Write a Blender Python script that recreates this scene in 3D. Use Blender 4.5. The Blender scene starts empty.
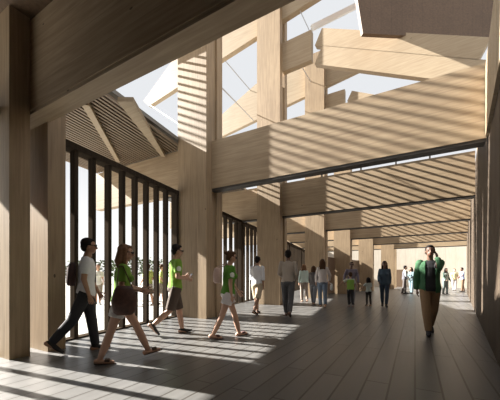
import bpy, bmesh, math, random
from mathutils import Vector, Matrix
random.seed(7)
C = bpy.context.scene.collection
R = math.radians
F, HY, EYE = 290.0, 276.0, 1.2            # focal length in pixels, horizon row, eye height
TH = math.atan(165/290.0)
CS, SN = math.cos(TH), math.sin(TH)

def cam_point(px, d, z=0.0):
    """place at depth d along the camera axis, seen in column px"""
    xc = (px-250)/F*d
    return Vector((xc*CS-d*SN, xc*SN+d*CS, z))

# ------------------------------------------------------------------ materials
def nodes(name):
    m = bpy.data.materials.new(name); m.use_nodes = True
    nt = m.node_tree
    return m, nt, nt.nodes['Principled BSDF']

def plain(name, col, rough=.7, metal=0, noise=.0, nscale=40):
    m, nt, b = nodes(name)
    b.inputs['Roughness'].default_value = rough
    b.inputs['Metallic'].default_value = metal
    if noise:
        tc = nt.nodes.new('ShaderNodeTexCoord')
        n = nt.nodes.new('ShaderNodeTexNoise'); n.inputs['Scale'].default_value = nscale
        n.inputs['Detail'].default_value = 4
        mx = nt.nodes.new('ShaderNodeMix'); mx.data_type = 'RGBA'
        mx.inputs[6].default_value = tuple(c*(1-noise) for c in col)+(1,)
        mx.inputs[7].default_value = tuple(min(1, c*(1+noise)) for c in col)+(1,)
        nt.links.new(tc.outputs['Object'], n.inputs['Vector'])
        nt.links.new(n.outputs['Fac'], mx.inputs[0])
        nt.links.new(mx.outputs[2], b.inputs['Base Color'])
    else:
        b.inputs['Base Color'].default_value = tuple(col)+(1,)
    return m

def wood(name, light, dark, axis='X', rough=.6, lam=.0, lam_axis='Z', seam=.0):
    """timber with grain stretched along an axis; lam = height of the glued lamellae"""
    m, nt, b = nodes(name)
    N, L = nt.nodes.new, nt.links.new
    tc = N('ShaderNodeTexCoord'); oi = N('ShaderNodeObjectInfo')
    add = N('ShaderNodeVectorMath'); add.operation = 'ADD'
    mul = N('ShaderNodeVectorMath'); mul.operation = 'SCALE'
    cmb = N('ShaderNodeCombineXYZ')
    for k in range(3): L(oi.outputs['Random'], cmb.inputs[k])
    L(cmb.outputs[0], mul.inputs[0]); mul.inputs['Scale'].default_value = 37.0
    L(tc.outputs['Object'], add.inputs[0]); L(mul.outputs[0], add.inputs[1])
    mp = N('ShaderNodeMapping')
    s = [14, 14, 14]; s['XYZ'.index(axis)] = .7
    mp.inputs['Scale'].default_value = s
    L(add.outputs[0], mp.inputs['Vector'])
    n1 = N('ShaderNodeTexNoise'); n1.inputs['Scale'].default_value = 1.6; n1.inputs['Detail'].default_value = 6
    n1.inputs['Distortion'].default_value = .6
    L(mp.outputs[0], n1.inputs['Vector'])
    n2 = N('ShaderNodeTexNoise'); n2.inputs['Scale'].default_value = .9; n2.inputs['Detail'].default_value = 3
    L(add.outputs[0], n2.inputs['Vector'])
    av = N('ShaderNodeMath'); av.operation = 'MULTIPLY_ADD'
    L(n1.outputs['Fac'], av.inputs[0]); av.inputs[1].default_value = .65
    h = N('ShaderNodeMath'); h.operation = 'MULTIPLY'; h.inputs[1].default_value = .35
    L(n2.outputs['Fac'], h.inputs[0]); L(h.outputs[0], av.inputs[2])
    cr = N('ShaderNodeValToRGB')
    cr.color_ramp.elements[0].position = .36; cr.color_ramp.elements[0].color = tuple(dark)+(1,)
    cr.color_ramp.elements[1].position = .62; cr.color_ramp.elements[1].color = tuple(light)+(1,)
    L(av.outputs[0], cr.inputs['Fac'])
    out = cr.outputs['Color']
    # knots
    mk = N('ShaderNodeMapping'); s2 = [2.2, 2.2, 2.2]; s2['XYZ'.index(axis)] = 1.1
    mk.inputs['Scale'].default_value = s2; L(add.outputs[0], mk.inputs['Vector'])
    vo = N('ShaderNodeTexVoronoi'); vo.inputs['Scale'].default_value = 1.0; L(mk.outputs[0], vo.inputs['Vector'])
    lt = N('ShaderNodeMath'); lt.operation = 'LESS_THAN'; lt.inputs[1].default_value = .035
    L(vo.outputs['Distance'], lt.inputs[0])
    mxk = N('ShaderNodeMix'); mxk.data_type = 'RGBA'
    L(lt.outputs[0], mxk.inputs[0]); L(out, mxk.inputs[6]); mxk.inputs[7].default_value = tuple(c*.45 for c in dark)+(1,)
    out = mxk.outputs[2]
    if lam:
        sx = N('ShaderNodeSeparateXYZ'); L(tc.outputs['Object'], sx.inputs[0])
        dv = N('ShaderNodeMath'); dv.operation = 'DIVIDE'; dv.inputs[1].default_value = lam
        L(sx.outputs['XYZ'.index(lam_axis)], dv.inputs[0])
        fr = N('ShaderNodeMath'); fr.operation = 'FRACT'; L(dv.outputs[0], fr.inputs[0])
        l2 = N('ShaderNodeMath'); l2.operation = 'LESS_THAN'; l2.inputs[1].default_value = .035
        L(fr.outputs[0], l2.inputs[0])
        sc = N('ShaderNodeMath'); sc.operation = 'MULTIPLY'; sc.inputs[1].default_value = seam or .35
        L(l2.outputs[0], sc.inputs[0])
        m2 = N('ShaderNodeMix'); m2.data_type = 'RGBA'; L(sc.outputs[0], m2.inputs[0]); L(out, m2.inputs[6])
        m2.inputs[7].default_value = tuple(c*.4 for c in dark)+(1,)
        out = m2.outputs[2]
    L(out, b.inputs['Base Color'])
    b.inputs['Roughness'].default_value = rough
    return m

WL, WD = (.42, .318, .205), (.29, .208, .128)
M = {}
M['beam'] = wood('beam_timber', WL, WD, 'X', lam=.35, lam_axis='Z', seam=.25)
M['column'] = wood('column_timber', (.375, .276, .172), (.25, .176, .105), 'Z', lam=.27, lam_axis='X', seam=.2)
M['roofwood'] = wood('roof_timber', (.39, .31, .21), (.31, .235, .152), 'X')
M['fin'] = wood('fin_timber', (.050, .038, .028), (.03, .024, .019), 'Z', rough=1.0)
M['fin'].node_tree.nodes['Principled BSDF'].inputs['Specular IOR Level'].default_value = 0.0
M['slat'] = wood('slat_timber', (.24, .18, .12), (.17, .125, .085), 'Y')
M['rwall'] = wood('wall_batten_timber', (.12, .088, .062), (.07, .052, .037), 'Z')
M['endwall'] = wood('end_wall_timber', (.60,.55,.47), (.50,.45,.38), 'Z', lam=.9, lam_axis='X')
M['darkpanel'] = wood('dark_panel_timber', (.20, .13, .08), (.12, .08, .05), 'Z')
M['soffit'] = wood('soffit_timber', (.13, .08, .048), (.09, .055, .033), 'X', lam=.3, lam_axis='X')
M['edge'] = plain('dark_edge', (.05, .045, .04), .5)
M['doorwood'] = wood('door_timber', (.15, .095, .06), (.09, .06, .04), 'Z')
M['steel'] = plain('grey_steel', (.42, .42, .42), .45, .3)
M['white'] = plain('white_frame', (.85, .85, .84), .5)
M['sun_cover'] = plain('roof_deck', (.25, .24, .22), .8, noise=.2, nscale=3)
M['plaster'] = plain('dark_rear_wall', (.07, .06, .05), .8, noise=.2, nscale=4)

def floor_material():
    m, nt, b = nodes('plank_floor')
    N, L = nt.nodes.new, nt.links.new
    tc = N('ShaderNodeTexCoord')
    mp = N('ShaderNodeMapping'); mp.inputs['Rotation'].default_value = (0, 0, R(90))
    L(tc.outputs['Object'], mp.inputs['Vector'])
    br = N('ShaderNodeTexBrick')
    br.offset = .37; br.inputs['Scale'].default_value = 1
    br.inputs['Brick Width'].default_value = 2.6; br.inputs['Row Height'].default_value = .245
    br.inputs['Mortar Size'].default_value = .011; br.inputs['Mortar Smooth'].default_value = .2
    br.inputs['Color1'].default_value = (.096, .094, .091, 1)
    br.inputs['Color2'].default_value = (.122, .119, .115, 1)
    br.inputs['Mortar'].default_value = (.03, .026, .022, 1)
    L(mp.outputs[0], br.inputs['Vector'])
    mg = N('ShaderNodeMapping'); mg.inputs['Scale'].default_value = (18, .8, 1)
    L(tc.outputs['Object'], mg.inputs['Vector'])
    n = N('ShaderNodeTexNoise'); n.inputs['Scale'].default_value = 1.5; n.inputs['Detail'].default_value = 5
    L(mg.outputs[0], n.inputs['Vector'])
    mr = N('ShaderNodeMapRange'); mr.inputs['To Min'].default_value = .75; mr.inputs['To Max'].default_value = 1.25
    L(n.outputs['Fac'], mr.inputs['Value'])
    mu = N('ShaderNodeVectorMath'); mu.operation = 'SCALE'
    L(br.outputs['Color'], mu.inputs[0]); L(mr.outputs[0], mu.inputs['Scale'])
    L(mu.outputs[0], b.inputs['Base Color'])
    r2 = N('ShaderNodeMapRange'); r2.inputs['To Min'].default_value = .26; r2.inputs['To Max'].default_value = .44
    L(n.outputs['Fac'], r2.inputs['Value']); L(r2.outputs[0], b.inputs['Roughness'])
    bp = N('ShaderNodeBump'); bp.inputs['Strength'].default_value = .25; bp.inputs['Distance'].default_value = .004; bp.invert = True
    L(br.outputs['Fac'], bp.inputs['Height']); L(bp.outputs[0], b.inputs['Normal'])
    return m
M['floor'] = floor_material()
M['paving'] = plain('pale_paving', (.26, .255, .24), .85, noise=.12, nscale=.7)

# ------------------------------------------------------------------ mesh helpers
def abox(bm, x0, x1, y0, y1, z0, z1, mi=0):
    vs = [bm.verts.new(p) for p in ((x0,y0,z0),(x1,y0,z0),(x1,y1,z0),(x0,y1,z0),(x0,y0,z1),(x1,y0,z1),(x1,y1,z1),(x0,y1,z1))]
    for f in ((0,3,2,1),(4,5,6,7),(0,1,5,4),(1,2,6,5),(2,3,7,6),(3,0,4,7)):
        bm.faces.new([vs[i] for i in f]).material_index = mi
    return vs

def obox(bm, p1, p2, w, h, up=(0,0,1)):
    """bar from p1 to p2, w wide (sideways) and h high, axis through its middle"""
    p1, p2 = Vector(p1), Vector(p2)
    a = (p2-p1).normalized(); s = a.cross(Vector(up))
    if s.length < 1e-4: s = a.cross(Vector((1,0,0)))
    s.normalize(); u = s.cross(a)
    s *= w/2; u *= h/2
    vs = [bm.verts.new(q) for q in (p1-s-u, p1+s-u, p1+s+u, p1-s+u, p2-s-u, p2+s-u, p2+s+u, p2-s+u)]
    for f in ((0,3,2,1),(4,5,6,7),(0,1,5,4),(1,2,6,5),(2,3,7,6),(3,0,4,7)):
        bm.faces.new([vs[i] for i in f])

def prism_xz(bm, pts, y0, y1):
    a = [bm.verts.new((x, y0, z)) for x, z in pts]; b = [bm.verts.new((x, y1, z)) for x, z in pts]
    n = len(pts)
    bm.faces.new(a); bm.faces.new(b[::-1])
    for i in range(n): bm.faces.new((a[i], b[i], b[(i+1) % n], a[(i+1) % n]))

def finish(name, bm, mat, parent=None, origin=None, bevel=0, smooth=False):
    bmesh.ops.recalc_face_normals(bm, faces=bm.faces)
    if bevel:
        bmesh.ops.bevel(bm, geom=[e for e in bm.edges], offset=bevel, segments=1, affect='EDGES')
    if origin is None:
        if parent is None:
            xs = [v.co.x for v in bm.verts]; ys = [v.co.y for v in bm.verts]; zs = [v.co.z for v in bm.verts]
            origin = Vector(((min(xs)+max(xs))/2, (min(ys)+max(ys))/2, min(zs)))
        else: origin = Vector((0, 0, 0))
    pw = parent.location.copy() if (parent and parent.type == 'EMPTY') else Vector((0, 0, 0))
    if parent is not None and parent.type == 'EMPTY': origin = pw
    for v in bm.verts: v.co -= origin
    if smooth:
        for f in bm.faces: f.smooth = True
    me = bpy.data.meshes.new(name); bm.to_mesh(me); bm.free()
    for m_ in (mat if isinstance(mat, list) else [mat]): me.materials.append(m_)
    o = bpy.data.objects.new(name, me); C.objects.link(o)
    if parent is None: o.location = origin
    else: o.parent = parent
    return o

def tag(o, label, cat, group=None):
    o['label'] = label; o['category'] = cat
    if group: o['group'] = group
    return o
def thing(name, label, cat, loc, group=None):
    o = bpy.data.objects.new(name, None); o.empty_display_size = .2; C.objects.link(o); o.location = loc
    return tag(o, label, cat, group)
def structure(o):
    o['kind'] = 'structure'; return o

# ------------------------------------------------------------------ layout of the hall (X across, Y along the hall)
PITCH = 4.5
YB = [2.16+PITCH*k for k in range(7)]          # front of each main beam (0.24 thick)
BT = .24
COLX = [-5.04, -5.04, -4.80, -4.22, -3.73, -2.86, -1.64]     # inner edge of each column
Z0, Z1 = 3.66, 5.05                             # main beam underside and top
fac = lambda y: -5.12-.15*y                     # facade line
rwl = lambda y: 1.0+.108*(y-5.07)               # right wall line
ORD = ['nearest', 'second', 'third', 'fourth', 'fifth', 'sixth', 'seventh']

# floor, ground
bm = bmesh.new()
vs = [bm.verts.new(p) for p in ((fac(-6)-.15,-6,0),(9,-6,0),(9,40,0),(fac(40)-.15,40,0))]
vl = [bm.verts.new((v.co.x, v.co.y, -.2)) for v in vs]
bm.faces.new(vs); bm.faces.new(vl[::-1])
for i in range(4): bm.faces.new((vs[i], vl[i], vl[(i+1) % 4], vs[(i+1) % 4]))
structure(finish('floor', bm, M['floor'], origin=Vector((0,0,0))))
bm = bmesh.new()
abox(bm, -160, 60, -60, 160, -.3, -.02)
structure(finish('ground', bm, M['paving'], origin=Vector((0,0,0))))

# right wall: boards with battens
bm = bmesh.new()
def wall_piece(bm, y0, y1, off0, off1, z0, z1):
    q = []
    for z in (z0, z1):
        for y, o_ in ((y0, off0), (y1, off0), (y1, off1), (y0, off1)): q.append(bm.verts.new((rwl(y)+o_, y, z)))
    for f in ((0,3,2,1),(4,5,6,7),(0,1,5,4),(1,2,6,5),(2,3,7,6),(3,0,4,7)): bm.faces.new([q[i] for i in f])
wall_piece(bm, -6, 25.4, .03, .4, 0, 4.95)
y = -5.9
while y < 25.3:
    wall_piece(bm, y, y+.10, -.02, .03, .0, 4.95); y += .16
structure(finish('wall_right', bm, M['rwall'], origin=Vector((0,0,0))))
bm = bmesh.new(); y = 1.0
while y < 6.6:
    wall_piece(bm, y, min(y+.44, 6.62), -.07, -.021, 3.7, 4.95); y += .46
structure(finish('trim_1', bm, M['roofwood'], origin=Vector((0,0,0))))
# rear closing wall and ceiling over the entrance behind the camera
bm = bmesh.new(); abox(bm, -6.0, 1.2, -2.2, -2.0, 0, 5.2)
structure(finish('wall_back', bm, M['plaster'], origin=Vector((0,0,0))))
bm = bmesh.new()
q = []
for z in (5.08, 5.3):
    for x, y in ((fac(-6),-6),(rwl(-6)+.4,-6),(rwl(2)+.4,2.36),(fac(2),2.27)): q.append(bm.verts.new((x, y, z)))
for f in ((0,3,2,1),(4,5,6,7),(0,1,5,4),(1,2,6,5),(2,3,7,6),(3,0,4,7)): bm.faces.new([q[i] for i in f])
structure(finish('ceiling', bm, M['darkpanel'], origin=Vector((0,0,0))))
# end wall of the hall
bm = bmesh.new(); abox(bm, -10.8, 12, 36, 36.3, 0, 5.0)
structure(finish('wall_end', bm, M['endwall'], origin=Vector((0,0,0))))
bm = bmesh.new(); abox(bm, 9.0, 9.3, 20, 36, 0, 5.0)  # unseen side wall, raised to bounce more sun into the far hall
structure(finish('wall_side', bm, M['endwall'], origin=Vector((0,0,0))))
bm = bmesh.new(); abox(bm, -3.0, -.9, 35.8, 35.95, 0, 1.9)
tag(finish('wall_panel', bm, M['darkpanel']), 'dark brown low panel against the pale end wall far away', 'panel')

# ------------------------------------------------------------------ columns
def shoe_box(bm, *a): abox(bm, *a)
COLTOP = [14.0, 13.6, 13.9, 13.3, 9, 8, 7]
col_labels = [
 'dark twin-plank timber column at the left edge, nearest the viewer',
 'tall striped timber column between the green-shirted man and the woman in white shorts',
 'tall timber column behind the man in white shirt and beige shorts',
 'timber column left of the long-haired woman, fourth from the viewer',
 'timber column behind the adult standing with the child in green',
 'timber column just left of the woman in denim jacket',
 'farthest timber column, left of the man with the phone']
for k in range(7):
    xi = COLX[k]; xo = xi-1.06; yb = YB[k]
    t = thing('timber_column', col_labels[k], 'column', ((xi+xo)/2, yb+BT/2, 0), 'timber columns along the left side')
    b = bmesh.new(); abox(b, xo, xi, yb-.26, yb, 0, COLTOP[k]); finish('plank', b, M['column'], t)
    b = bmesh.new(); abox(b, xo, xi, yb+BT, yb+BT+.27, 0, COLTOP[k]); finish('plank', b, M['column'], t)
    if k > 0:
        b = bmesh.new(); abox(b, xo+.1, xi-.06, yb+.002, yb+BT-.002, 0, Z0-.004); finish('spacer', b, M['column'], t)
        b = bmesh.new(); abox(b, xo+.1, xi-.06, yb+.002, yb+BT-.002, Z1+.004, 9.2 if k < 4 else COLTOP[k]-.3); finish('spacer', b, M['column'], t)

# ------------------------------------------------------------------ main beams
beam_names = ['big dark roof beam crossing the upper left corner above the viewer',
 'deep sunlit roof beam with diagonal shadow stripes, second from viewer, across the middle',
 'third striped roof beam, seen just beneath the dark edge of the second',
 'fourth roof beam, a thin lit band beneath the third',
 'fifth roof beam, far down the hall above the phone man',
 'sixth roof beam, far down the hall, lowest in view but one',
 'farthest roof beam before the pale end wall']
for k in range(7):
    yb = YB[k]; xl = fac(yb)-4.4; xr = rwl(yb)-.05
    if k == 6: xr = 8.8
    if k == 5: xr = rwl(yb)+5
    o = thing('roof_beam', beam_names[k], 'beam', ((xl+xr)/2, yb+BT/2, Z0), 'main beams across the hall')
    b = bmesh.new(); abox(b, xl, xr, yb, yb+BT, Z0+.035, Z1); finish('timber', b, M['beam'], o)
    b = bmesh.new(); abox(b, xl+3.6, xr, yb+.01, yb+BT+.03, Z0-.02, Z0+.033); finish('edge_strip', b, M['edge'] if k else M['beam'], o)  # dark strip standing in for the visible underside; nearest beam stays timber
    if 1 < k < 4:                                      # little posts standing on the beam
        for x in (-3.2, -1.75, -.6, .4):
            b = bmesh.new(); abox(b, x, x+.05, yb+.08, yb+.16, Z1, 5.235); finish('post', b, M['edge'], o)

# ------------------------------------------------------------------ facade: bays of dark fins
def facade_bay(n, y0, y1, closing=True):
    def fb(bm, ya, yb_, o0, o1, z0, z1):
        q = []
        for z in (z0, z1):
            for y, o_ in ((ya,o0),(yb_,o0),(yb_,o1),(ya,o1)): q.append(bm.verts.new((fac(y)-o_, y, z)))
        for f in ((0,3,2,1),(4,5,6,7),(0,1,5,4),(1,2,6,5),(2,3,7,6),(3,0,4,7)): bm.faces.new([q[i] for i in f])
    t = bpy.data.objects.new('window_%d' % n, None); C.objects.link(t); t.location = (fac((y0+y1)/2), (y0+y1)/2, 0); structure(t)
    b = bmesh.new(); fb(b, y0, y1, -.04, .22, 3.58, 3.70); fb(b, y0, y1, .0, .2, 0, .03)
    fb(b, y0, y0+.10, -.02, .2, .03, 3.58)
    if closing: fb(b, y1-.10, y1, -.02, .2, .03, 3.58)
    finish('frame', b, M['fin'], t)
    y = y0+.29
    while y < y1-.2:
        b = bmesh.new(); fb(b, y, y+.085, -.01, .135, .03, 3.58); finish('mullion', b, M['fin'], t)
        y += .39 if n < 3 else .52
facade_bay(1, .45, 1.89, False)
bm = bmesh.new(); obox(bm, (fac(-2)-.1, -2, 2.55), (fac(.44)-.1, .44, 2.55), .2, 5.06)  # unseen solid wall added to darken the hall around the nearest beam
structure(finish('wall_sun_block', bm, M['column'], origin=Vector((0,0,0))))
facade_bay(2, 2.82, 6.40)
facade_bay(3, 7.22, 11.2)
facade_bay(4, 11.2, 15.7)
facade_bay(5, 15.7, 20.2)
facade_bay(6, 20.2, 24.7)
facade_bay(7, 24.7, 29.2)
bm = bmesh.new(); obox(bm, (fac(29.2)-.1, 29.22, 2.5), (fac(36)-.1, 35.98, 2.5), .2, 5.0)
structure(finish('wall_left', bm, M['column'], origin=Vector((0,0,0))))
for k, lab in ((3, 'dark brown timber screen panel standing behind the long-haired woman'), (4, 'dark brown timber screen panel standing left of the denim woman')):
    a = Vector((COLX[k]-1.02, YB[k]+BT+.30, 0)); b_ = Vector((COLX[k+1]-1.02, YB[k+1]-.30, 0))
    t = thing('screen_panel', lab, 'panel', (a+b_)/2, 'screen panels between the far columns')
    b = bmesh.new(); obox(b, a+Vector((0,0,1.25)), b_+Vector((0,0,1.25)), .08, 2.36); finish('leaf', b, M['doorwood'], t)
    b = bmesh.new(); obox(b, a+Vector((0,0,.035)), b_+Vector((0,0,.035)), .16, .066); finish('plinth', b, M['edge'], t)
for x, lab in ((-1.77, 'slim timber post before the pale end wall, left of the phone man'), (1.26, 'slim timber post before the pale end wall, behind the phone man')):
    b = bmesh.new(); abox(b, x-.14, x+.14, 32.9, 33.2, 0, 5.0)
    tag(finish('timber_post', b, M['column']), lab, 'post', 'slim posts at the far end')
# slim timber between facade and columns further down, where the facade swings away
# ------------------------------------------------------------------ slatted canopies outside
def canopy(label, y0, y1, wide=4.3):
    t = thing('slatted_canopy', label, 'canopy', (fac((y0+y1)/2)-2.3, (y0+y1)/2, 5.06), 'slatted canopies outside the screen')
    b = bmesh.new()
    w = .02
    while w < wide:
        q = []
        for z in (5.06, 5.12):
            for y, o_ in ((y0, w), (y1, w), (y1, w+.058), (y0, w+.058)): q.append(b.verts.new((fac(y)-o_, y, z)))
        for f in ((0,3,2,1),(4,5,6,7),(0,1,5,4),(1,2,6,5),(2,3,7,6),(3,0,4,7)): b.faces.new([q[i] for i in f])
        w += .12
    finish('slat_panel', b, M['slat'], t)
    b = bmesh.new(); q = []
    for z in (5.2, 5.3):
        for y, o_ in ((y0-.125, 0), (y1+.125, 0), (y1+.125, wide), (y0-.125, wide)): q.append(b.verts.new((fac(y)-o_, y, z)))
    for f in ((0,3,2,1),(4,5,6,7),(0,1,5,4),(1,2,6,5),(2,3,7,6),(3,0,4,7)): b.faces.new([q[i] for i in f])
    finish('roof_deck', b, M['sun_cover'], t)  # solid layer put above the slats to block the sun
    return t
can = []
for lab, a, b_, *wd_ in (('slatted canopy over the entrance side, left of the nearest column', -6, 2.155),
                ('slatted wooden canopy above the first window screen, left of the striped column', 2.405, 6.655),
                ('slatted canopy above the second window screen', 6.905, 11.155),
                ('slatted canopy above the third window screen', 11.405, 15.655),
                ('slatted canopy above the farthest screens', 15.905, 29.1, 2.0)):
    can.append(canopy(lab, a, b_, *wd_))
def rafter(p1, p2, w1, w2, label):
    b = bmesh.new(); p1, p2 = Vector(p1), Vector(p2); a = (p2-p1).normalized(); s = a.cross(Vector((0,0,1)))
    lo = [p1-s*w1/2, p1+s*w1/2, p2+s*w2/2, p2-s*w2/2]
    vs = [b.verts.new(p) for p in lo]+[b.verts.new(p+Vector((0,0,.1))) for p in lo]
    for f in ((0,3,2,1),(4,5,6,7),(0,1,5,4),(1,2,6,5),(2,3,7,6),(3,0,4,7)): b.faces.new([vs[i] for i in f])
    tag(finish('diagonal_rafter', b, M['roofwood']), label, 'rafter', 'diagonal rafters under the canopy')
rafter((-6.3,3.75,4.955), (-8.5,6.15,4.955), .16, .12, 'pale diagonal rafter crossing the slatted canopy, the left one of two')
rafter((-5.42,4.1,4.955), (-6.9,6.60,4.955), .34, .12, 'pale striped diagonal rafter under the slatted canopy beside the striped column')

# ------------------------------------------------------------------ high roof timbers
def zbeam(name, label, cat, pts, y0, y1, group, mat='roofwood'):
    b = bmesh.new(); prism_xz(b, pts, y0, y1)
    return tag(finish(name, b, M[mat]), label, cat, group)
zbeam('ridge_beam', 'pale sloping roof beam passing behind the striped column to the sky opening', 'beam',
      [(-13.2,11.0),(-12.8,10.6),(-2.2,12.3),(-2.2,13.9),(-11.1,12.4)], YB[2]+.002, YB[2]+BT-.002, 'high sloping roof beams')
zbeam('ridge_beam', 'pale sloping roof beam low in the sky gap right of the striped column', 'beam',
      [(-12.2,10.2),(-2.3,11.76),(-2.3,13.3),(-8.5,13.0),(-11.5,11.6)], YB[3]+.002, YB[3]+BT-.002, 'high sloping roof beams')
zbeam('tie_beam', 'short brown level beam joining the third column to the inclined rafter', 'beam',
      [(COLX[2]+.002,9.7),(-3.56,9.75),(-3.56,10.95),(COLX[2]+.002,10.9)], YB[2]+.002, YB[2]+BT-.002, 'short tie beams')
zbeam('tie_beam', 'short brown level beam joining the fourth column under the inclined rafter', 'beam',
      [(COLX[3]+.002,9.9),(-3.2,9.95),(-3.2,11.0),(COLX[3]+.002,11.0)], YB[3]+.002, YB[3]+BT-.002, 'short tie beams')
def rafter_pair(p1, p2, h, label):
    t = thing('inclined_rafter', label, 'rafter', p1, 'inclined roof rafters')
    for dz, hh in ((h*.27, h*.46), (-h*.25, h*.5)):
        b = bmesh.new(); obox(b, Vector(p1)+Vector((0,0,dz)), Vector(p2)+Vector((0,0,dz)), .24, hh, (0,0,1))
        finish('timber', b, M['roofwood'], t)
rafter_pair((-3.27,11.27,10.17), (1.80,11.0,7.55), 1.35, 'large pale inclined rafter with a groove, high above the second beam at right')
rafter_pair((-2.95,15.78,10.27), (2.35,15.5,7.5), 1.1, 'smaller inclined rafter glimpsed behind the large grooved one')
for x, y, zt, lab in ((1.86, 11.0, 6.95, 'short timber post on the right wall carrying the grooved rafter'), (2.42, 15.5, 7.0, 'short timber post on the right wall carrying the smaller rafter')):
    b = bmesh.new(); abox(b, x-.12, x+.12, y-.12, y+.12, 4.951, zt)
    tag(finish('wall_post', b, M['column']), lab, 'post', 'posts on the right wall')
# dark soffit panel, top right
p1, p2 = cam_point(363, 9.5), cam_point(520, 10.2)
b = bmesh.new()
a = (p2-p1).normalized(); nrm = Vector((-a.y, a.x, 0))
pl = [p1+Vector((0,0,9.15)), p2+Vector((0,0,9.45)), p2+Vector((0,0,13.5)), p1-a*.75+Vector((0,0,13.5))]
vf = [b.verts.new(p) for p in pl]; vb = [b.verts.new(p+nrm*.14) for p in pl]
b.faces.new(vf); b.faces.new(vb[::-1])
for i in range(4): b.faces.new((vf[i], vb[i], vb[(i+1) % 4], vf[(i+1) % 4]))
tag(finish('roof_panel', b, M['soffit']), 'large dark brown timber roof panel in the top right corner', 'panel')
# glazing bars of the skylights
def gbar(p1, p2, label, th=.03):
    b = bmesh.new(); obox(b, p1, p2, th, th); tag(finish('glazing_bar', b, M['steel']), label, 'glazing bar', 'thin skylight glazing bars')
def P3(px, py, d):
    v = cam_point(px, d); v.z = EYE+(HY-py)/F*d; return v
def PY(px, py, Y):
    d = Y/(CS+SN*(px-250)/F); return P3(px, py, d)
gbar(PY(222,57,11.28), PY(251,91,15.76), 'upper thin grey bar of the pair in the sky gap right of striped column')
gbar(PY(219,85,7.05), PY(254,121,15.76), 'lower thin grey bar of the pair in the sky gap right of striped column')
gbar(PY(150,105,11.28), PY(182,126,6.8), 'thin grey bar slanting in the sky gap left of the striped column')
gbar(PY(296,2,11.28), PY(310,32,11.28), 'thin grey bar slanting down to the end of the grooved rafter')
gbar(PY(300,64,11.28), PY(311,82,15.6), 'thin grey bar slanting to the fourth column top, under the grooved rafter')
b = bmesh.new(); obox(b, P3(312,28,11.9), P3(358,5,12.4), .12, .2)
tag(finish('skylight_frame', b, M['white']), 'white skylight frame bar rising above the grooved rafter', 'frame')

# unseen louvres added to break the sunlight into stripes on the beams
def louvre(label, x0, x1, y0, y1, z0, z1, step=.44, wd=.07, th=.03, flat=None, sun_cover=None):
    """slats running from (y0, z0) down to (y1, z1); flat = start of a level part in front of it"""
    t = thing('stripe_louvre', label, 'louvre', ((x0+x1)/2, y1, z1), 'added stripe louvres')
    x = x0
    while x < x1:
        b = bmesh.new(); obox(b, (x, y0, z0), (x, y1, z1), wd, th); finish('slat', b, M['slat'], t)
        x += step
    for f in (.0, .99):
        b = bmesh.new(); y, z = y0+(y1-y0)*f, z0+(z1-z0)*f+.06
        obox(b, (x0-.1, y, z), (x1+.1, y, z), .05, .08); finish('purlin', b, M['slat'], t)
    if flat is not None or sun_cover is not None:
        b = bmesh.new()
        if flat is not None: abox(b, x0, x1, flat, y0, z1, z1+.12)
        else:
            f = (sun_cover-y0)/(y1-y0)
            obox(b, ((x0+x1)/2, y0, z0+.25), ((x0+x1)/2, sun_cover, z0+(z1-z0)*f+.25), x1-x0, .12)
        finish('sun_cover', b, M['soffit'], t)  # solid cover added to keep the sun off the right wall
    return t
louvre('unseen high louvre added to cast stripes, above the nearest dark beam', -14.5, -3.0, 2.75, 6.36, 11.46, 7.85, sun_cover=5.1)
for k in range(2, 6):
    louvre('unseen louvre added to cast stripes, between %s and %s beams' % (ORD[k-1], ORD[k]), COLX[k]-2.2, rwl(YB[k])-.3, YB[k]-.68, YB[k]-.03, 5.89, 5.24, flat=YB[k-1]+1.1 if k == 2 else None)

# ------------------------------------------------------------------ people
def ring_loft(bm, rings, n=14):
    """rings: (centre, side radius, depth radius, side vector, depth vector); closed at both ends"""
    loops = []
    for c, rx, ry, sx, sy in rings:
        loops.append([bm.verts.new(c+sx*(rx*math.cos(2*math.pi*i/n))+sy*(ry*math.sin(2*math.pi*i/n))) for i in range(n)])
    bm.faces.new(loops[0][::-1]); bm.faces.new(loops[-1])
    for a, b in zip(loops, loops[1:]):
        for i in range(n): bm.faces.new((a[i], a[(i+1) % n], b[(i+1) % n], b[i]))

def limb(bm, p1, r1, p2, r2, cap=True, flat=1.0, sref=Vector((1,0,0)), n=12, bulge=0):
    p1, p2 = Vector(p1), Vector(p2); a = (p2-p1)
    if a.length < 1e-5: return
    a.normalize()
    s = (sref-a*sref.dot(a))
    if s.length < .1: s = Vector((0,1,0))-a*a.y
    s.normalize(); d = a.cross(s)
    rings = []
    if cap:
        for q in (80, 55, 28): rings.append((p1-a*r1*math.sin(R(q)), r1*math.cos(R(q)), r1*flat*math.cos(R(q)), s, d))
    for f in (0, .3, .65, 1):
        r = r1+(r2-r1)*f+bulge*math.sin(math.pi*f)
        rings.append((p1.lerp(p2, f), r, r*flat, s, d))
    if cap:
        for q in (28, 55, 80): rings.append((p2+a*r2*math.sin(R(q)), r2*math.cos(R(q)), r2*flat*math.cos(R(q)), s, d))
    ring_loft(bm, rings, n)

def ell(bm, c, rx, ry, rz, rot=None):
    rot = rot or Matrix.Identity(3)
    m = Matrix.Translation(c) @ rot.to_4x4() @ Matrix.Diagonal((rx, ry, rz, 1))
    bmesh.ops.create_uvsphere(bm, u_segments=16, v_segments=10, radius=1, matrix=m)

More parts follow.
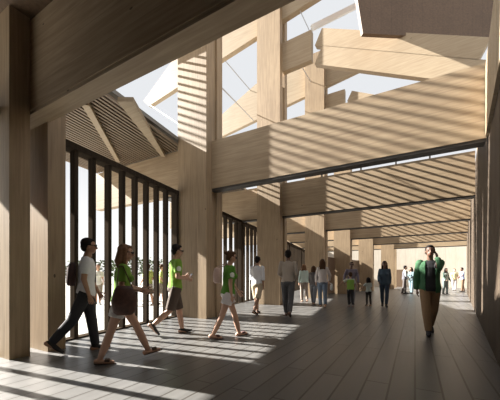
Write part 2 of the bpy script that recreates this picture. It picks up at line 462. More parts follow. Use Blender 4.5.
def remeshed(bm, vox, smooth=3):
    bmesh.ops.recalc_face_normals(bm, faces=bm.faces)
    me = bpy.data.meshes.new('tmp'); bm.to_mesh(me); bm.free()
    o = bpy.data.objects.new('tmp', me); C.objects.link(o)
    md = o.modifiers.new('r', 'REMESH'); md.mode = 'VOXEL'; md.voxel_size = vox
    if smooth:
        ms = o.modifiers.new('s', 'SMOOTH'); ms.factor = .5; ms.iterations = smooth
    dg = bpy.context.evaluated_depsgraph_get()
    out = bpy.data.meshes.new_from_object(o.evaluated_get(dg))
    bpy.data.objects.remove(o); bpy.data.meshes.remove(me)
    out.materials.clear()
    return out

def body_obj(name, me, mats, parent=None):
    me.name = name
    for m_ in mats: me.materials.append(m_)
    for p in me.polygons: p.use_smooth = True
    o = bpy.data.objects.new(name, me); C.objects.link(o)
    if parent: o.parent = parent
    return o

_cm = {}
def cloth(col, rough=.85, noise=.12):
    k = (tuple(round(c, 3) for c in col), noise)
    if k not in _cm: _cm[k] = plain('cloth_%d' % len(_cm), col, rough, noise=noise, nscale=30)
    return _cm[k]
SKIN = {'light': plain('skin_light', (.50, .30, .21), .55), 'tan': plain('skin_tan', (.36, .20, .13), .55), 'brown': plain('skin_brown', (.17, .09, .06), .55)}
M['eye'] = plain('eye_dark', (.02, .015, .012), .3)
M['lip'] = plain('lips', (.30, .10, .08), .5)
M['glass'] = plain('sunglass_lens', (.012, .012, .014), .15)
HAIR = {'black': plain('hair_black', (.014, .011, .010), .6, noise=.4, nscale=60), 'brown': plain('hair_brown', (.075, .040, .022), .6, noise=.4, nscale=60),
        'auburn': plain('hair_auburn', (.19, .105, .06), .6, noise=.4, nscale=60)}

for h_ in HAIR.values(): h_.node_tree.nodes['Principled BSDF'].inputs['Specular IOR Level'].default_value = .12
def ik(root, target, l1, l2, pole):
    d = target-root; L = min(d.length, (l1+l2)*.999); dn = d.normalized(); target = root+dn*L
    a = (l1*l1-l2*l2+L*L)/(2*L); h = math.sqrt(max(0, l1*l1-a*a))
    p = pole-dn*pole.dot(dn); p.normalize()
    return root+dn*a+p*h, target

def person(label, loc, heading, H=1.75, sex='m', vox=.012, skin='light', hair='black', hair_style='short',
           legs=((22,6,12),(-22,26,-30)), arms=((-18,15,8,0),(18,25,8,0)), lean=3, head_yaw=0, head_pitch=0, hand_to=None,
           top=('tee', (.7,.7,.7)), bottom=('trousers', (.03,.03,.035)), shoes=('shoe', (.03,.03,.03)),
           jacket=None, vest=None, glasses=False, emblem=None, child=False, group=None, fingers=True, narrow=.06):
    S = H/1.75
    fem = sex == 'f'
    hs = 1.24 if child else 1.06                      # a child's head is larger for its height
    X, Y, Z = Vector((1,0,0)), Vector((0,1,0)), Vector((0,0,1))
    hipc = Vector((0,0,.93))
    Rl = Matrix.Rotation(R(-lean), 3, 'X')
    def up(x, y, z): return hipc + Rl @ (Vector((x, y, z))-hipc)
    hx = .088 if not fem else .092
    sw = .172 if not fem else .152
    J = {}
    low = []
    foot = {}
    for side, (ha, ka, fa) in zip((-1, 1), legs):
        h = Vector((side*hx, 0, .91))
        kn = h+Vector((-side*narrow*.4, math.sin(R(ha)), -math.cos(R(ha))))*.43
        sh = R(ha-ka)
        an = kn+Vector((-side*narrow, math.sin(sh), -math.cos(sh)))*.405
        fd = Vector((side*.08, math.cos(R(fa)), math.sin(R(fa)))).normalized()
        fu = X.cross(fd).normalized()
        if fu.z < 0: fu = -fu
        heel = an-fd*.05-fu*.075; toe = an+fd*.165-fu*.075
        J[side] = (h, kn, an); foot[side] = (an, fd, fu, heel, toe)
        low += [heel.z, toe.z]
    dz = -min(low)
    off = Vector((0, 0, dz))
    hipc = hipc+off
    for s in (-1, 1):
        J[s] = tuple(p+off for p in J[s]); a_, fd, fu, he, to = foot[s]; foot[s] = (a_+off, fd, fu, he+off, to+off)
    def up(x, y, z): return hipc + Rl @ (Vector((x, y, z-.93)))
    ux, uy, uz = X, Rl @ Y, Rl @ Z
    A = {}
    for i, (side, (sa, ea, ab, tw)) in enumerate(zip((-1, 1), arms)):
        sp = up(side*sw, -.01, 1.415)
        if hand_to and side in hand_to:
            tgt, pole = hand_to[side]
            el, wr = ik(sp, up(*tgt), .285, .25, Vector(pole))
        else:
            el = sp+Vector((side*math.sin(R(ab)), math.sin(R(sa))*math.cos(R(ab)), -math.cos(R(sa))*math.cos(R(ab))))*.285
            wr = el+Vector((-side*math.sin(R(tw)), math.sin(R(sa+ea))*math.cos(R(tw)), -math.cos(R(sa+ea))*math.cos(R(tw))))*.25
        A[side] = (sp, el, wr)
    neck = up(0, -.015, 1.47)
    hc = up(0, .02, 1.47)+uz*(.165*hs)
    Rh = Rl @ Matrix.Rotation(R(head_yaw), 3, 'Z') @ Matrix.Rotation(R(head_pitch), 3, 'X')
    hp = lambda x, y, z: hc + Rh @ Vector((x*hs, y*hs, z*hs))
    # ---- body
    bm = bmesh.new()
    tors = [(.86,.145,.10),(.93,.165,.115),(1.02,.145,.105),(1.10,.128 if fem else .142,.098),(1.22,.145,.105),(1.33,.165 if fem else .18,.105),(1.41,.15 if fem else .165,.085),(1.455,.085,.06)]
    if fem: tors[1] = (.93,.175,.12)
    def torso(bm, lo, hi, gx, gy, extra=0):
        zs = [t for t in tors if lo <= t[0] <= hi]
        def samp(z):
            for a, b in zip(tors, tors[1:]):
                if a[0] <= z <= b[0]:
                    f = (z-a[0])/(b[0]-a[0]); return (z, a[1]+(b[1]-a[1])*f, a[2]+(b[2]-a[2])*f)
            return tors[0] if z < tors[0][0] else tors[-1]
        rr = [samp(lo) if lo >= tors[0][0] else (lo, tors[0][1], tors[0][2])]+[t for t in zs if lo < t[0] < hi]+[samp(hi)]
        ring_loft(bm, [(up(0, 0, z), rx+gx+extra*max(0, 1.05-z), ry+gy+extra*max(0, 1.05-z), ux, uy) for z, rx, ry in rr], 18)
    torso(bm, .86, 1.455, 0, 0)
    if fem:
        for s in (-1, 1): ell(bm, up(s*.07, .085, 1.27), .06, .05, .06)
    for s in (-1, 1):
        h, kn, an = J[s]
        limb(bm, h+Z*.02, .088, kn, .058); limb(bm, kn, .056, an, .038, bulge=.012)
        a_, fd, fu, he, to = foot[s]
        limb(bm, he+fu*.035, .036, to+fu*.022, .026, flat=1.25, sref=fu)
        sp, el, wr = A[s]
        limb(bm, sp, .052, el, .040); limb(bm, el, .040, wr, .026)
    limb(bm, neck-uz*.03, .058, hc-uz*.05*hs, .052)
    ell(bm, hp(0, -.012, .02), .074*hs, .092*hs, .098*hs, Rh)
    ell(bm, hp(0, .022, -.045), .056*hs, .066*hs, .066*hs, Rh)
    limb(bm, hp(0, .082, .012), .011*hs, hp(0, .100, -.022), .015*hs)
    for s in (-1, 1): ell(bm, hp(s*.076, -.005, -.012), .012*hs, .022*hs, .032*hs, Rh)
    for s in (-1, 1):
        sp, el, wr = A[s]; d = (wr-el).normalized()
        limb(bm, wr, .026, wr+d*.07, .038, flat=.5, sref=Y if abs(d.y) < .8 else Z)
    me = remeshed(bm, vox, 2)
    bm = bmesh.new(); bm.from_mesh(me); bpy.data.meshes.remove(me)
    # fingers: own chains rooted in the palm
    if fingers:
        for s in (-1, 1):
            sp, el, wr = A[s]; d = (wr-el).normalized()
            sd = Y if abs(d.y) < .8 else Z
            sd = (sd-d*sd.dot(d)).normalized(); inn = d.cross(sd).normalized()
            if inn.dot(X*-s) < 0: inn = -inn
            for q, ln in zip((-.030, -.010, .010, .030), (.060, .074, .080, .070)):
                b0 = wr+d*.07+sd*q; m1 = b0+(d+inn*.18+sd*q*2.2).normalized()*ln*.5; m2 = m1+(d+inn*.75).normalized()*ln*.5
                limb(bm, b0, .0095, m1, .009, n=6); limb(bm, m1, .009, m2, .0075, n=6)
            t0 = wr+d*.025+sd*.030; t1 = t0+(d*.6+sd*.8+inn*.3).normalized()*.045; t2 = t1+(d+inn*.4).normalized()*.030
            limb(bm, t0, .012, t1, .011, n=6); limb(bm, t1, .011, t2, .009, n=6)
    # eyes and mouth as zones of the face
    ey = [hp(s*.030, .078, .010) for s in (-1, 1)]; mo = hp(0, .088, -.058)
    for f in bm.faces:
        c = f.calc_center_median()
        if (c-ey[0]).length < .013*hs or (c-ey[1]).length < .013*hs: f.material_index = 1
        elif abs((Rh.transposed() @ (c-mo)).x) < .022*hs and abs((Rh.transposed() @ (c-mo)).z) < .008*hs and (c-mo).length < .03*hs: f.material_index = 2
    me = bpy.data.meshes.new('person'); bm.to_mesh(me); bm.free()
    def scale(me_):
        for v in me_.vertices: v.co *= S
    scale(me)
    P = body_obj('person', me, [SKIN[skin], M['eye'], M['lip']])
    P.location = loc; P.rotation_euler = (0, 0, heading)
    tag(P, label, 'person', group)
    def piece(name, bm, mats, sm=3, vx=None, zone=None):
        me = remeshed(bm, vx or vox, sm)
        if zone:
            for p in me.polygons:
                if zone(p.center, p.normal): p.material_index = 1
        scale(me); return body_obj(name, me, mats, P)
    # ---- bottoms
    bk, bc = bottom
    bm = bmesh.new(); torso(bm, .84, 1.03, .014, .014)
    for s in (-1, 1):
        h, kn, an = J[s]
        if bk == 'trousers':
            limb(bm, h+Z*.02, .105, kn, .078, cap=False); limb(bm, kn, .080, an+(kn-an)*.02, .062, cap=False); ell(bm, kn, .079, .079, .079)
        elif bk == 'slim':
            limb(bm, h+Z*.02, .10, kn, .068, cap=False); limb(bm, kn, .068, an+(kn-an)*.06, .05, cap=False, bulge=.008); ell(bm, kn, .068, .068, .068)
        elif bk == 'shorts':
            limb(bm, h+Z*.02, .108, h.lerp(kn, 1.0), .094, cap=False)
        elif bk == 'hotpants':
            limb(bm, h+Z*.02, .108, h.lerp(kn, .50), .112, cap=False)
    ell(bm, hipc+Vector((0,-.03,-.03)), .155, .115, .10)
    piece({'trousers':'trousers','slim':'trousers','shorts':'shorts','hotpants':'shorts'}[bk], bm, [cloth(bc)])
    # ---- top
    tk, tc_ = top
    def upper(bm, g, lo, sleeve, flare=.0):
        torso(bm, lo, 1.455, g, g, flare)
        if fem:
            for s in (-1, 1): ell(bm, up(s*.07, .088, 1.27), .062+g*.5, .052+g, .064)
        for s in (-1, 1):
            sp, el, wr = A[s]
            ell(bm, sp, .056+g*.6, .058+g*.6, .056+g*.6)
            if sleeve == 'short': limb(bm, sp, .058+g, sp.lerp(el, .72), .056+g, cap=False)
            elif sleeve == 'long':
                limb(bm, sp, .050+g, el, .041+g, cap=False); ell(bm, el, .041+g, .041+g, .041+g); limb(bm, el, .041+g, el.lerp(wr, .95), .030+g, cap=False)
            elif sleeve == 'mid':
                limb(bm, sp, .054+g, el, .046+g, cap=False); ell(bm, el, .046+g, .046+g, .046+g); limb(bm, el, .046+g, el.lerp(wr, .4), .042+g, cap=False)
        limb(bm, up(0,-.012,1.44), .078, up(0,-.008,1.475), .066, cap=False)
    bm = bmesh.new()
    upper(bm, .016, .86 if tk != 'crop' else .95, {'tee':'short','long':'long','crop':'short','mid':'mid'}[tk], .05)
    zone = None; mats = [cloth(tc_)]
    if emblem:
        mats.append(cloth((.75,.8,.72)))
        sp, el, wr = A[1]; ec = [sp.lerp(el, .45)+X*.07]
        zone = lambda c, n: any((c-e).length < .048 for e in ec)
    piece('shirt', bm, mats, zone=zone)
    if jacket:
        bm = bmesh.new(); upper(bm, .022, .84, 'long', .03)
        me = remeshed(bm, vox, 3)
        b2 = bmesh.new(); b2.from_mesh(me); bpy.data.meshes.remove(me)
        # open front: the jacket hangs to both sides of the shirt
        dead = [f for f in b2.faces if abs(f.calc_center_median().x) < .085 and (f.calc_center_median()-hipc).dot(uy) > .03 and f.calc_center_median().z < (neck+off*0).z+.02]
        bmesh.ops.delete(b2, geom=dead, context='FACES')
        me = bpy.data.meshes.new('jacket'); b2.to_mesh(me); b2.free(); scale(me)
        jo = body_obj('jacket', me, [cloth(jacket)], P)
        so = jo.modifiers.new('t', 'SOLIDIFY'); so.thickness = .008; so.offset = 1
    if vest:
        bm = bmesh.new(); torso(bm, .90, 1.43, .035, .035)
        piece('vest', bm, [cloth(vest)])
    # ---- shoes
    sk, sc_ = shoes
    for s in (-1, 1):
        a_, fd, fu, he, to = foot[s]
        bm = bmesh.new()
        sd = fd.cross(fu).normalized()
        if sk == 'shoe':
            ring_loft(bm, [(he-fd*.022+fu*.035, .026, .028, sd, fu), (he+fu*.042, .037, .040, sd, fu), (he+fd*.07+fu*.046, .040, .044, sd, fu), (he+fd*.15+fu*.036, .046, .034, sd, fu), (to+fd*.01+fu*.026, .042, .024, sd, fu), (to+fd*.05+fu*.022, .024, .018, sd, fu)], 14)
            limb(bm, a_-fu*.02, .047, a_+fu*.015, .045, cap=False, sref=sd)
            piece('shoe', bm, [cloth(sc_)], 1, vx=max(vox*.8, .008))
        else:
            ring_loft(bm, [(he-fd*.025+fu*.004, .030, .010, sd, fu), (he+fu*.004, .038, .011, sd, fu), (he+fd*.14+fu*.003, .045, .011, sd, fu), (to+fd*.03+fu*.003, .040, .010, sd, fu), (to+fd*.05+fu*.003, .02, .008, sd, fu)], 14)
            for f0 in (.11, .15): limb(bm, he+fd*f0+fu*.05-sd*.0, .046, he+fd*(f0+.03)+fu*.05, .044, cap=False, sref=sd, flat=.62)
            piece('sandal', bm, [cloth(sc_)], 0, vx=max(vox*.7, .008))
    # ---- hair
    if hair:
        bm = bmesh.new()
        ell(bm, hp(0, -.030, .046), .081*hs, .090*hs, .083*hs, Rh)
        ell(bm, hp(0, -.058, -.005), .074*hs, .058*hs, .080*hs, Rh)
        ell(bm, hp(0, .020, .088), .058*hs, .055*hs, .030*hs, Rh)
        for s in (-1, 1): ell(bm, hp(s*.064, -.015, .020), .020*hs, .040*hs, .045*hs, Rh)
        if hair_style == 'long':
            for s in (-1, 0, 1): limb(bm, hp(s*.055, -.055, .0), .045*hs, hp(s*.062, -.085, -.23), .042*hs)
            for s in (-1, 1): limb(bm, hp(s*.075, -.01, .03), .025, hp(s*.088, .0, -.18), .026)
        elif hair_style == 'bob':
            for s in (-1, 0, 1): limb(bm, hp(s*.05, -.06, .02), .052*hs, hp(s*.062, -.07, -.12), .050*hs)
            for s in (-1, 1): limb(bm, hp(s*.076, -.015, .04), .028, hp(s*.082, -.01, -.10), .034)
        elif hair_style == 'wavy':
            for s in (-1, 0, 1):
                limb(bm, hp(s*.05, -.06, .02), .056*hs, hp(s*.070, -.085, -.12), .056*hs); limb(bm, hp(s*.070, -.085, -.12), .058*hs, hp(s*.058, -.075, -.20), .038*hs)
            for s in (-1, 1): limb(bm, hp(s*.078, -.02, .05), .032, hp(s*.088, -.02, -.14), .036)
        elif hair_style == 'bun':
            ell(bm, hp(0, -.13, .05), .04, .04, .04)
        piece('hair', bm, [HAIR[hair]], 1, vx=max(vox, .010))
    if glasses:
        bm = bmesh.new()
        for s in (-1, 1):
            ring_loft(bm, [(hp(s*.034, .088, .012), .030*hs, .021*hs, Rh @ X, Rh @ Z), (hp(s*.034, .100, .012), .028*hs, .019*hs, Rh @ X, Rh @ Z)], 12)
            limb(bm, hp(s*.062, .088, .016), .006, hp(s*.083, -.02, .012), .006, n=6)
        limb(bm, hp(-.02, .098, .016), .006, hp(.02, .098, .016), .006, n=6)
        me = bpy.data.meshes.new('sunglasses'); bmesh.ops.recalc_face_normals(bm, faces=bm.faces); bm.to_mesh(me); bm.free(); scale(me)
        body_obj('sunglasses', me, [M['glass']], P)
    info = {'hand': {s: (A[s][2]+(A[s][2]-A[s][1]).normalized()*.08)*S for s in A}, 'shoulder': {s: A[s][0]*S for s in A}, 'hip': hipc*S, 'up': lambda x, y, z: up(x, y, z)*S, 'rot': Matrix.Rotation(heading, 4, 'Z'), 'loc': Vector(loc)}
    info['w'] = lambda v: info['loc'] + (info['rot'] @ Vector(v).to_4d()).to_3d()
    return P, info

def heading(alpha):
    """alpha 0 = walking to the right of the view, 90 = away, -90 = towards"""
    d = Vector((CS, SN, 0))*math.cos(R(alpha))+Vector((-SN, CS, 0))*math.sin(R(alpha))
    return math.atan2(-d.x, d.y)

GREEN, WHITE, DENIM = (.17, .33, .04), (.66, .67, .70), (.06, .10, .16)
NV = .0085
# 1 man in white polo
p1, i1 = person('man in white polo shirt and dark jeans walking right, at far left beside the screen', cam_point(86, 4.6), heading(28), 1.79, 'm', NV,
    'tan', 'black', 'short', legs=((10, 2, 2), (-24, 16, -34)), arms=((10, 18, 6, 0), (-6, 22, 6, 0)), top=('tee', WHITE), bottom=('trousers', (.018,.019,.024)),
    shoes=('shoe', (.03,.028,.026)), glasses=True, lean=2)
# 2 woman with tote
p2, i2 = person('woman in green tee with brown shoulder bag walking right, nearest the viewer', cam_point(121, 4.08), heading(24), 1.66, 'f', NV,
    'light', 'auburn', 'wavy', legs=((30, 6, 10), (-18, 2, -4)), arms=((15, 60, 8, 0), (-5, 85, 10, 0)), top=('tee', GREEN), bottom=('hotpants', (.60,.58,.56)),
    shoes=('sandal', (.10,.07,.05)), glasses=True, lean=4)
# 3 man in green polo
p3, i3 = person('man in green polo shirt and brown shorts walking right, in front of the window screen', cam_point(175, 6.0), heading(32), 1.85, 'm', NV,
    'light', 'black', 'short', legs=((14, 6, 2), (-16, 34, -46)), arms=((4, 88, 6, 0), (-4, 84, 6, 20)), top=('tee', (.20,.38,.04)), bottom=('shorts', (.085,.06,.045)),
    shoes=('shoe', (.03,.028,.026)), glasses=True, lean=2, head_pitch=-6, emblem=True)
# 4 woman in white shorts
p4, i4 = person('woman in green tee and white shorts walking right, past the striped column', cam_point(228, 5.65), heading(24), 1.71, 'f', NV,
    'light', 'brown', 'bun', legs=((22, 8, 6), (-20, 6, -8)), arms=((25, 10, 6, 0), (-8, 12, 6, 0)), top=('tee', (.085,.24,.022)), bottom=('hotpants', (.66,.62,.62)),
    shoes=('sandal', (.10,.05,.05)), glasses=True, lean=4, head_pitch=-10, emblem=True)
# 5 man white shirt, beige shorts
p5, i5 = person('man in loose white shirt and beige shorts seen from behind', cam_point(257, 9.15), heading(62), 1.82, 'm', .011,
    'tan', 'black', 'short', legs=((14, 10, 0), (-14, 14, -18)), arms=((10, 14, 8, 0), (-8, 14, 8, 0)), top=('mid', (.72,.73,.76)), bottom=('shorts', (.48,.40,.29)),
    shoes=('shoe', (.03,.03,.03)))
# 6 man beige top
p6, i6 = person('tall man in grey-beige sweater and dark trousers walking away', cam_point(288, 8.65), heading(80), 1.97, 'm', .011,
    'brown', 'black', 'short', legs=((12, 4, 4), (-14, 20, -24)), arms=((8, 60, 12, 20), (-6, 50, 12, 10)), top=('long', (.36,.31,.26)), bottom=('trousers', (.085,.085,.09)),
    shoes=('shoe', (.22,.20,.18)))
G = 'people far down the hall'
p7, i7 = person('long-haired woman in white top and blue jeans walking away', cam_point(322.5, 11.25), heading(84), 1.85, 'f', .014,
    'light', 'brown', 'long', legs=((10, 4, 0), (-12, 16, -16)), arms=((8, 12, 14, 0), (14, 20, 26, 0)), top=('long', (.60,.55,.53)), bottom=('trousers', (.13,.17,.23)))
p8, i8 = person('person in grey jacket and pale grey trousers, left of the long-haired woman', cam_point(313.5, 12.2), heading(70), 1.62, 'f', .014,
    'light', 'brown', 'bob', legs=((16, 4, 4), (-12, 12, -12)), arms=((10, 40, 8, 0), (4, 40, 8, 0)), top=('long', (.16,.15,.15)), bottom=('trousers', (.22,.23,.26)))
p9, i9 = person('person in white and teal patterned jacket, leftmost of the far walkers', cam_point(304, 13.6), heading(100), 1.74, 'f', .014,
    'light', 'auburn', 'bob', legs=((10, 4, 0), (-12, 14, -14)), arms=((6, 12, 10, 0), (-6, 12, 10, 0)), top=('long', (.55,.68,.64)), bottom=('trousers', (.30,.25,.21)))
p10, i10 = person('adult in purple-grey top standing behind the child in green', cam_point(351.5, 12.3), heading(-106), 1.78, 'm', .014,
    'brown', 'black', 'short', legs=((6, 4, 0), (-6, 8, -6)), arms=((6, 12, 16, 0), (4, 12, 22, 0)), top=('long', (.17,.15,.20)), bottom=('trousers', (.22,.22,.25)), glasses=True)
p11, i11 = person('child in green vest over white top, holding out one arm', cam_point(350.5, 11.3), heading(88), 1.30, 'm', .012,
    'light', 'brown', 'short', legs=((8, 4, 0), (-8, 8, -8)), arms=((10, 20, 62, -40), (6, 12, 12, 0)), top=('tee', (.62,.64,.55)), bottom=('slim', (.04,.04,.045)), vest=(.26,.46,.08), child=True, shoes=('shoe', (.4,.4,.4)))
p12, i12 = person('small child in white top and dark trousers, left of the denim woman', cam_point(368.5, 11.6), heading(95), 1.10, 'f', .012,
    'light', 'black', 'bob', legs=((8, 4, 0), (-8, 8, -8)), arms=((20, 20, 40, -20), (4, 12, 10, 0)), top=('tee', (.55,.63,.60)), bottom=('slim', (.03,.03,.035)), child=True)
p13, i13 = person('woman in denim jacket and jeans with long dark hair walking toward the viewer', cam_point(384.5, 11.3), heading(-112), 1.77, 'f', .012,
    'brown', 'black', 'long', legs=((8, 4, 0), (-10, 16, -12)), arms=((-6, 12, 8, 0), (8, 40, 10, 0)), top=('long', (.075,.12,.17)), bottom=('slim', (.05,.075,.12)), shoes=('shoe', (.02,.02,.02)))
# man with phone
p14, i14 = person('man in green jacket and tan trousers talking on a phone, walking toward the viewer', cam_point(430, 6.0), heading(-117), 1.83, 'm', NV,
    'brown', 'black', 'short', legs=((-12, 22, -26), (14, 8, 2)), arms=((0, 20, 6, 0), (-8, 12, 10, 0)), narrow=.09, hand_to={-1: ((-.115, .085, 1.50), (-.25, .1, -1))},
    top=('tee', (.012,.012,.014)), jacket=(.035,.115,.05), bottom=('trousers', (.27,.17,.09)), shoes=('shoe', (.03,.03,.035)), lean=0)
p15, i15 = person('man in white shirt with dark vest, in the far pair left of the phone man', cam_point(404.5, 19.5), heading(-20), 1.88, 'm', .017,
    'tan', 'black', 'short', legs=((6, 4, 0), (-6, 6, -4)), arms=((10, 40, 8, 0), (8, 40, 8, 0)), top=('long', (.55,.57,.6)), vest=(.10,.10,.12), bottom=('trousers', (.10,.09,.09)), fingers=False)
p16, i16 = person('woman in teal dress-like top, right one of the far pair left of the phone man', cam_point(411.5, 19.8), heading(-150), 1.78, 'f', .017,
    'tan', 'black', 'long', legs=((4, 4, 0), (-4, 4, 0)), arms=((20, 50, 8, 0), (8, 40, 8, 0)), top=('long', (.14,.20,.22)), bottom=('trousers', (.18,.26,.30)), fingers=False)
p17, i17 = person('person in dark green and white just right of the phone man, far away', cam_point(445.5, 19.0), heading(-80), 1.70, 'f', .017,
    'brown', 'black', 'long', legs=((6, 4, 0), (-6, 6, -4)), arms=((6, 30, 8, 0), (8, 40, 8, 0)), top=('long', (.06,.10,.08)), bottom=('trousers', (.16,.20,.20)), vest=(.4,.45,.42), fingers=False)
p18, i18 = person('person in pale yellow top standing in the far bright opening', cam_point(454.5, 23.5), heading(-120), 1.78, 'm', .017,
    'light', 'brown', 'short', legs=((3, 2, 0), (-3, 2, 0)), arms=((6, 12, 8, 0), (8, 30, 8, 0)), top=('tee', (.55,.48,.28)), bottom=('trousers', (.45,.42,.40)), fingers=False)
p19, i19 = person('person in blue-white top and brown trousers where the right wall ends', cam_point(462.5, 21.8), heading(170), 1.82, 'm', .017,
    'brown', 'black', 'short', legs=((6, 4, 0), (-6, 6, -4)), arms=((20, 40, 8, 0), (10, 40, 8, 0)), top=('tee', (.30,.36,.55)), bottom=('trousers', (.17,.10,.06)), fingers=False)
# people outside the screen
for n_, (px, d, hd, lab, col) in enumerate(((98, 12.5, -60, 'person in white top outside, seen between the mullions behind the first two walkers', (.6,.6,.55)),
        (148.5, 12.0, 150, 'left one of two people in yellow-green outside the screen', (.42,.50,.14)),
        (161, 12.6, 20, 'right one of two people in yellow-green outside the screen', (.42,.50,.14)),
        (128, 14.5, 200, 'person in pale green standing farther outside, behind the woman with the bag', (.40,.50,.25)))):
    person(lab, cam_point(px, d, -.02), heading(hd), 1.72, 'm' if n_ % 2 else 'f', .017, 'light', 'brown', 'short', legs=((10, 4, 0), (-10, 10, -8)),
           arms=((10, 30, 8, 0), (-6, 40, 8, 0)), top=('tee', col), bottom=('shorts', (.25,.22,.18)), fingers=False, group='people outside')

# ------------------------------------------------------------------ things they carry
def loc_obj(name, bm, mat, parent, smooth=True):
    bmesh.ops.recalc_face_normals(bm, faces=bm.faces)
    me = bpy.data.meshes.new(name); bm.to_mesh(me); bm.free(); me.materials.append(mat)
    for p in me.polygons: p.use_smooth = smooth
    o = bpy.data.objects.new(name, me); C.objects.link(o); o.parent = parent; return o
def bag(name, label, info, at_, size, mat, strap_to, group=None, rim=None):
    t = thing(name, label, 'bag', info['w'](at_)); t.rotation_euler = (0, 0, info['rot'].to_euler().z)
    w, th, h = size
    bm = bmesh.new(); yv, xv = Vector((0,1,0)), Vector((1,0,0))
    ring_loft(bm, [(Vector((0,0,0)), w*.30, th*.30, yv, xv), (Vector((0,0,.04)), w*.45, th*.48, yv, xv), (Vector((0,0,h*.5)), w*.52, th*.5, yv, xv), (Vector((0,0,h*.86)), w*.40, th*.34, yv, xv), (Vector((0,0,h)), w*.30, th*.16, yv, xv)], 18)
    loc_obj('pouch', bm, mat, t)
    top_ = Vector(strap_to)-Vector(at_)
    bm = bmesh.new()
    for s in (-1, 1):
        obox(bm, Vector((0, s*w*.30, h*.96)), top_+Vector((0, s*.025, 0)), .012, .03, (1,0,0))
    obox(bm, top_+Vector((0,-.03,0)), top_+Vector((0,.03,0)), .03, .012)
    loc_obj('strap', bm, rim or mat, t, False)
    return t
M['leather'] = plain('brown_leather', (.085, .040, .028), .6, noise=.75, nscale=18)
M['pinkbag'] = plain('pink_beige_cloth', (.50, .36, .31), .8, noise=.1)
M['whitebag'] = plain('white_cloth', (.62, .62, .60), .8, noise=.1)
sh = i2['shoulder'][1]
bag('tote_bag', 'large brown patterned shoulder bag carried by the nearest woman', i2, (sh.x+.18, .04, .69), (.31, .14, .38), M['leather'], (sh.x+.055, .0, sh.z+.02))
sh = i4['shoulder'][-1]
bag('shoulder_bag', 'pink-beige bag on the back of the woman in white shorts', i4, (-.02, -.21, 1.06), (.16, .22, .30), M['pinkbag'], (-.05, -.05, sh.z+.085))
hd_ = i7['hand'][1]
bag('carrier_bag', 'white bag in the right hand of the long-haired woman', i7, (hd_.x+.10, hd_.y, hd_.z-.30), (.28, .12, .26), M['whitebag'], (hd_.x+.02, hd_.y, hd_.z-.01))
# backpack of the first man
t = thing('backpack', 'dark backpack on the back of the man in white polo', 'bag', i1['w']((0, -.20, 1.05))); t.rotation_euler = (0, 0, i1['rot'].to_euler().z)
bm = bmesh.new(); ring_loft(bm, [(Vector((0,0,0)), .10, .05, Vector((1,0,0)), Vector((0,1,0))), (Vector((0,0,.05)), .13, .07, Vector((1,0,0)), Vector((0,1,0))), (Vector((0,0,.28)), .13, .065, Vector((1,0,0)), Vector((0,1,0))), (Vector((0,.02,.36)), .08, .035, Vector((1,0,0)), Vector((0,1,0)))], 16)
loc_obj('pouch', bm, plain('backpack_cloth', (.05, .022, .022), .8), t)
# phone
hv = i14['hand'][-1]
b = bmesh.new(); abox(b, -.0045, .0045, -.036, .036, -.075, .075)
ph = finish('phone', b, M['glass'], origin=Vector((0,0,0)), bevel=.002); ph.location = i14['w'](hv+Vector((.022, .015, .0))); ph.rotation_euler = (R(15), 0, i14['rot'].to_euler().z)
tag(ph, 'black phone held to the ear of the man in green jacket', 'phone')
hv = (i3['hand'][1]+i3['hand'][-1])/2
b = bmesh.new(); abox(b, -.07, .07, -.004, .004, -.05, .05)
tb = finish('tablet', b, M['glass'], origin=Vector((0,0,0)), bevel=.002); tb.location = i3['w'](hv+Vector((.0, .02, .05))); tb.rotation_euler = (R(-35), 0, i3['rot'].to_euler().z)
tag(tb, 'small dark tablet held in front of the man in green polo', 'tablet')

# ------------------------------------------------------------------ trees outside
M['bark'] = plain('bark', (.09, .065, .045), .9, noise=.3, nscale=12)
M['leaf'] = plain('leaves', (.06, .085, .03), .8, noise=.5, nscale=6)
def leaf_mesh(seed, rx, rz, n):
    rnd = random.Random(seed); bm = bmesh.new()
    for _ in range(n):
        while True:
            v = Vector((rnd.uniform(-1,1), rnd.uniform(-1,1), rnd.uniform(-1,1)))
            if .3 < v.length < 1: break
        c = Vector((v.x*rx, v.y*rx, v.z*rz)); s = rnd.uniform(.12, .28)
        m = Matrix.Rotation(rnd.uniform(0, 6.28), 3, 'Z') @ Matrix.Rotation(rnd.uniform(0, 3), 3, 'X')
        bm.faces.new([bm.verts.new(c+m @ Vector(q)*s) for q in ((-1,0,0),(0,-.6,.1),(1,0,0),(0,.6,.1))])
    return bm
tree_where = ['far left, behind the man in white polo', 'behind the head of the woman with the bag', 'between the bag woman and the pair outside', 'above the pair in yellow-green outside', 'left of the man in green polo']
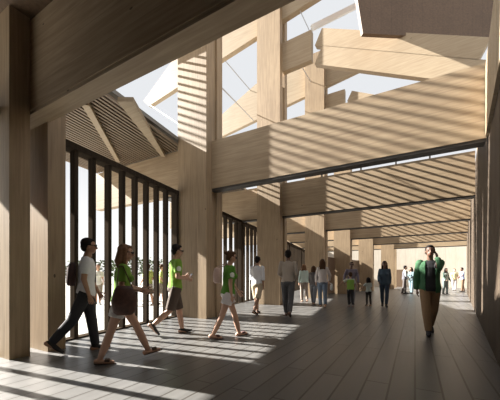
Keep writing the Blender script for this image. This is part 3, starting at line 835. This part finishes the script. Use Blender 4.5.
for n_, (px, d, hgt) in enumerate(((76, 40, 3.4), (105, 44, 3.8), (130, 40, 4.0), (152, 46, 4.2), (172, 42, 3.6))):
    base = cam_point(px, d, -.02)
    t = thing('tree', 'small green tree outside the screen, '+tree_where[n_], 'tree', base, 'trees outside the screen')
    b = bmesh.new(); limb(b, (0,0,0), .14, (0,0,hgt*.6), .07, cap=False, n=8); loc_obj('trunk', b, M['bark'], t)
    b = leaf_mesh(n_, 2.4, hgt*.38, 420)
    for v in b.verts: v.co.z += hgt*.62
    o = loc_obj('crown', b, M['leaf'], t, False)

# ------------------------------------------------------------------ light
SX, SY, SZ = 1.0, .14, -.65
sun = bpy.data.lights.new('sun', 'SUN'); sun.energy = 26; sun.angle = R(.6); sun.color = (1, .955, .88)
so = bpy.data.objects.new('sun', sun); C.objects.link(so)
so.rotation_euler = Vector((SX, SY, SZ)).to_track_quat('-Z', 'Y').to_euler(); so.location = (-20, 0, 20)
w = bpy.data.worlds.new('sky'); bpy.context.scene.world = w; w.use_nodes = True
bg = w.node_tree.nodes['Background']
tcw = w.node_tree.nodes.new('ShaderNodeTexCoord'); sp = w.node_tree.nodes.new('ShaderNodeSeparateXYZ')
crw = w.node_tree.nodes.new('ShaderNodeValToRGB')
crw.color_ramp.elements[0].position = .0; crw.color_ramp.elements[0].color = (1.35, 1.33, 1.3, 1)
crw.color_ramp.elements[1].position = .35; crw.color_ramp.elements[1].color = (.88, .90, .93, 1)
w.node_tree.links.new(tcw.outputs['Generated'], sp.inputs[0]); w.node_tree.links.new(sp.outputs['Z'], crw.inputs['Fac'])
w.node_tree.links.new(crw.outputs['Color'], bg.inputs['Color']); bg.inputs['Strength'].default_value = .8

cam = bpy.data.cameras.new('camera'); co = bpy.data.objects.new('camera', cam); C.objects.link(co)
co.location = (0, 0, EYE); co.rotation_euler = (R(90), 0, TH)
cam.sensor_width = 36; cam.lens = F/500*36; cam.shift_y = (HY-200)/500; cam.clip_start = .05; cam.clip_end = 500
sc = bpy.context.scene; sc.camera = co
sc.view_settings.view_transform = 'Standard'; sc.view_settings.look = 'None'; sc.view_settings.gamma = 1
sc.view_settings.use_curve_mapping = False; sc.view_settings.exposure = .22
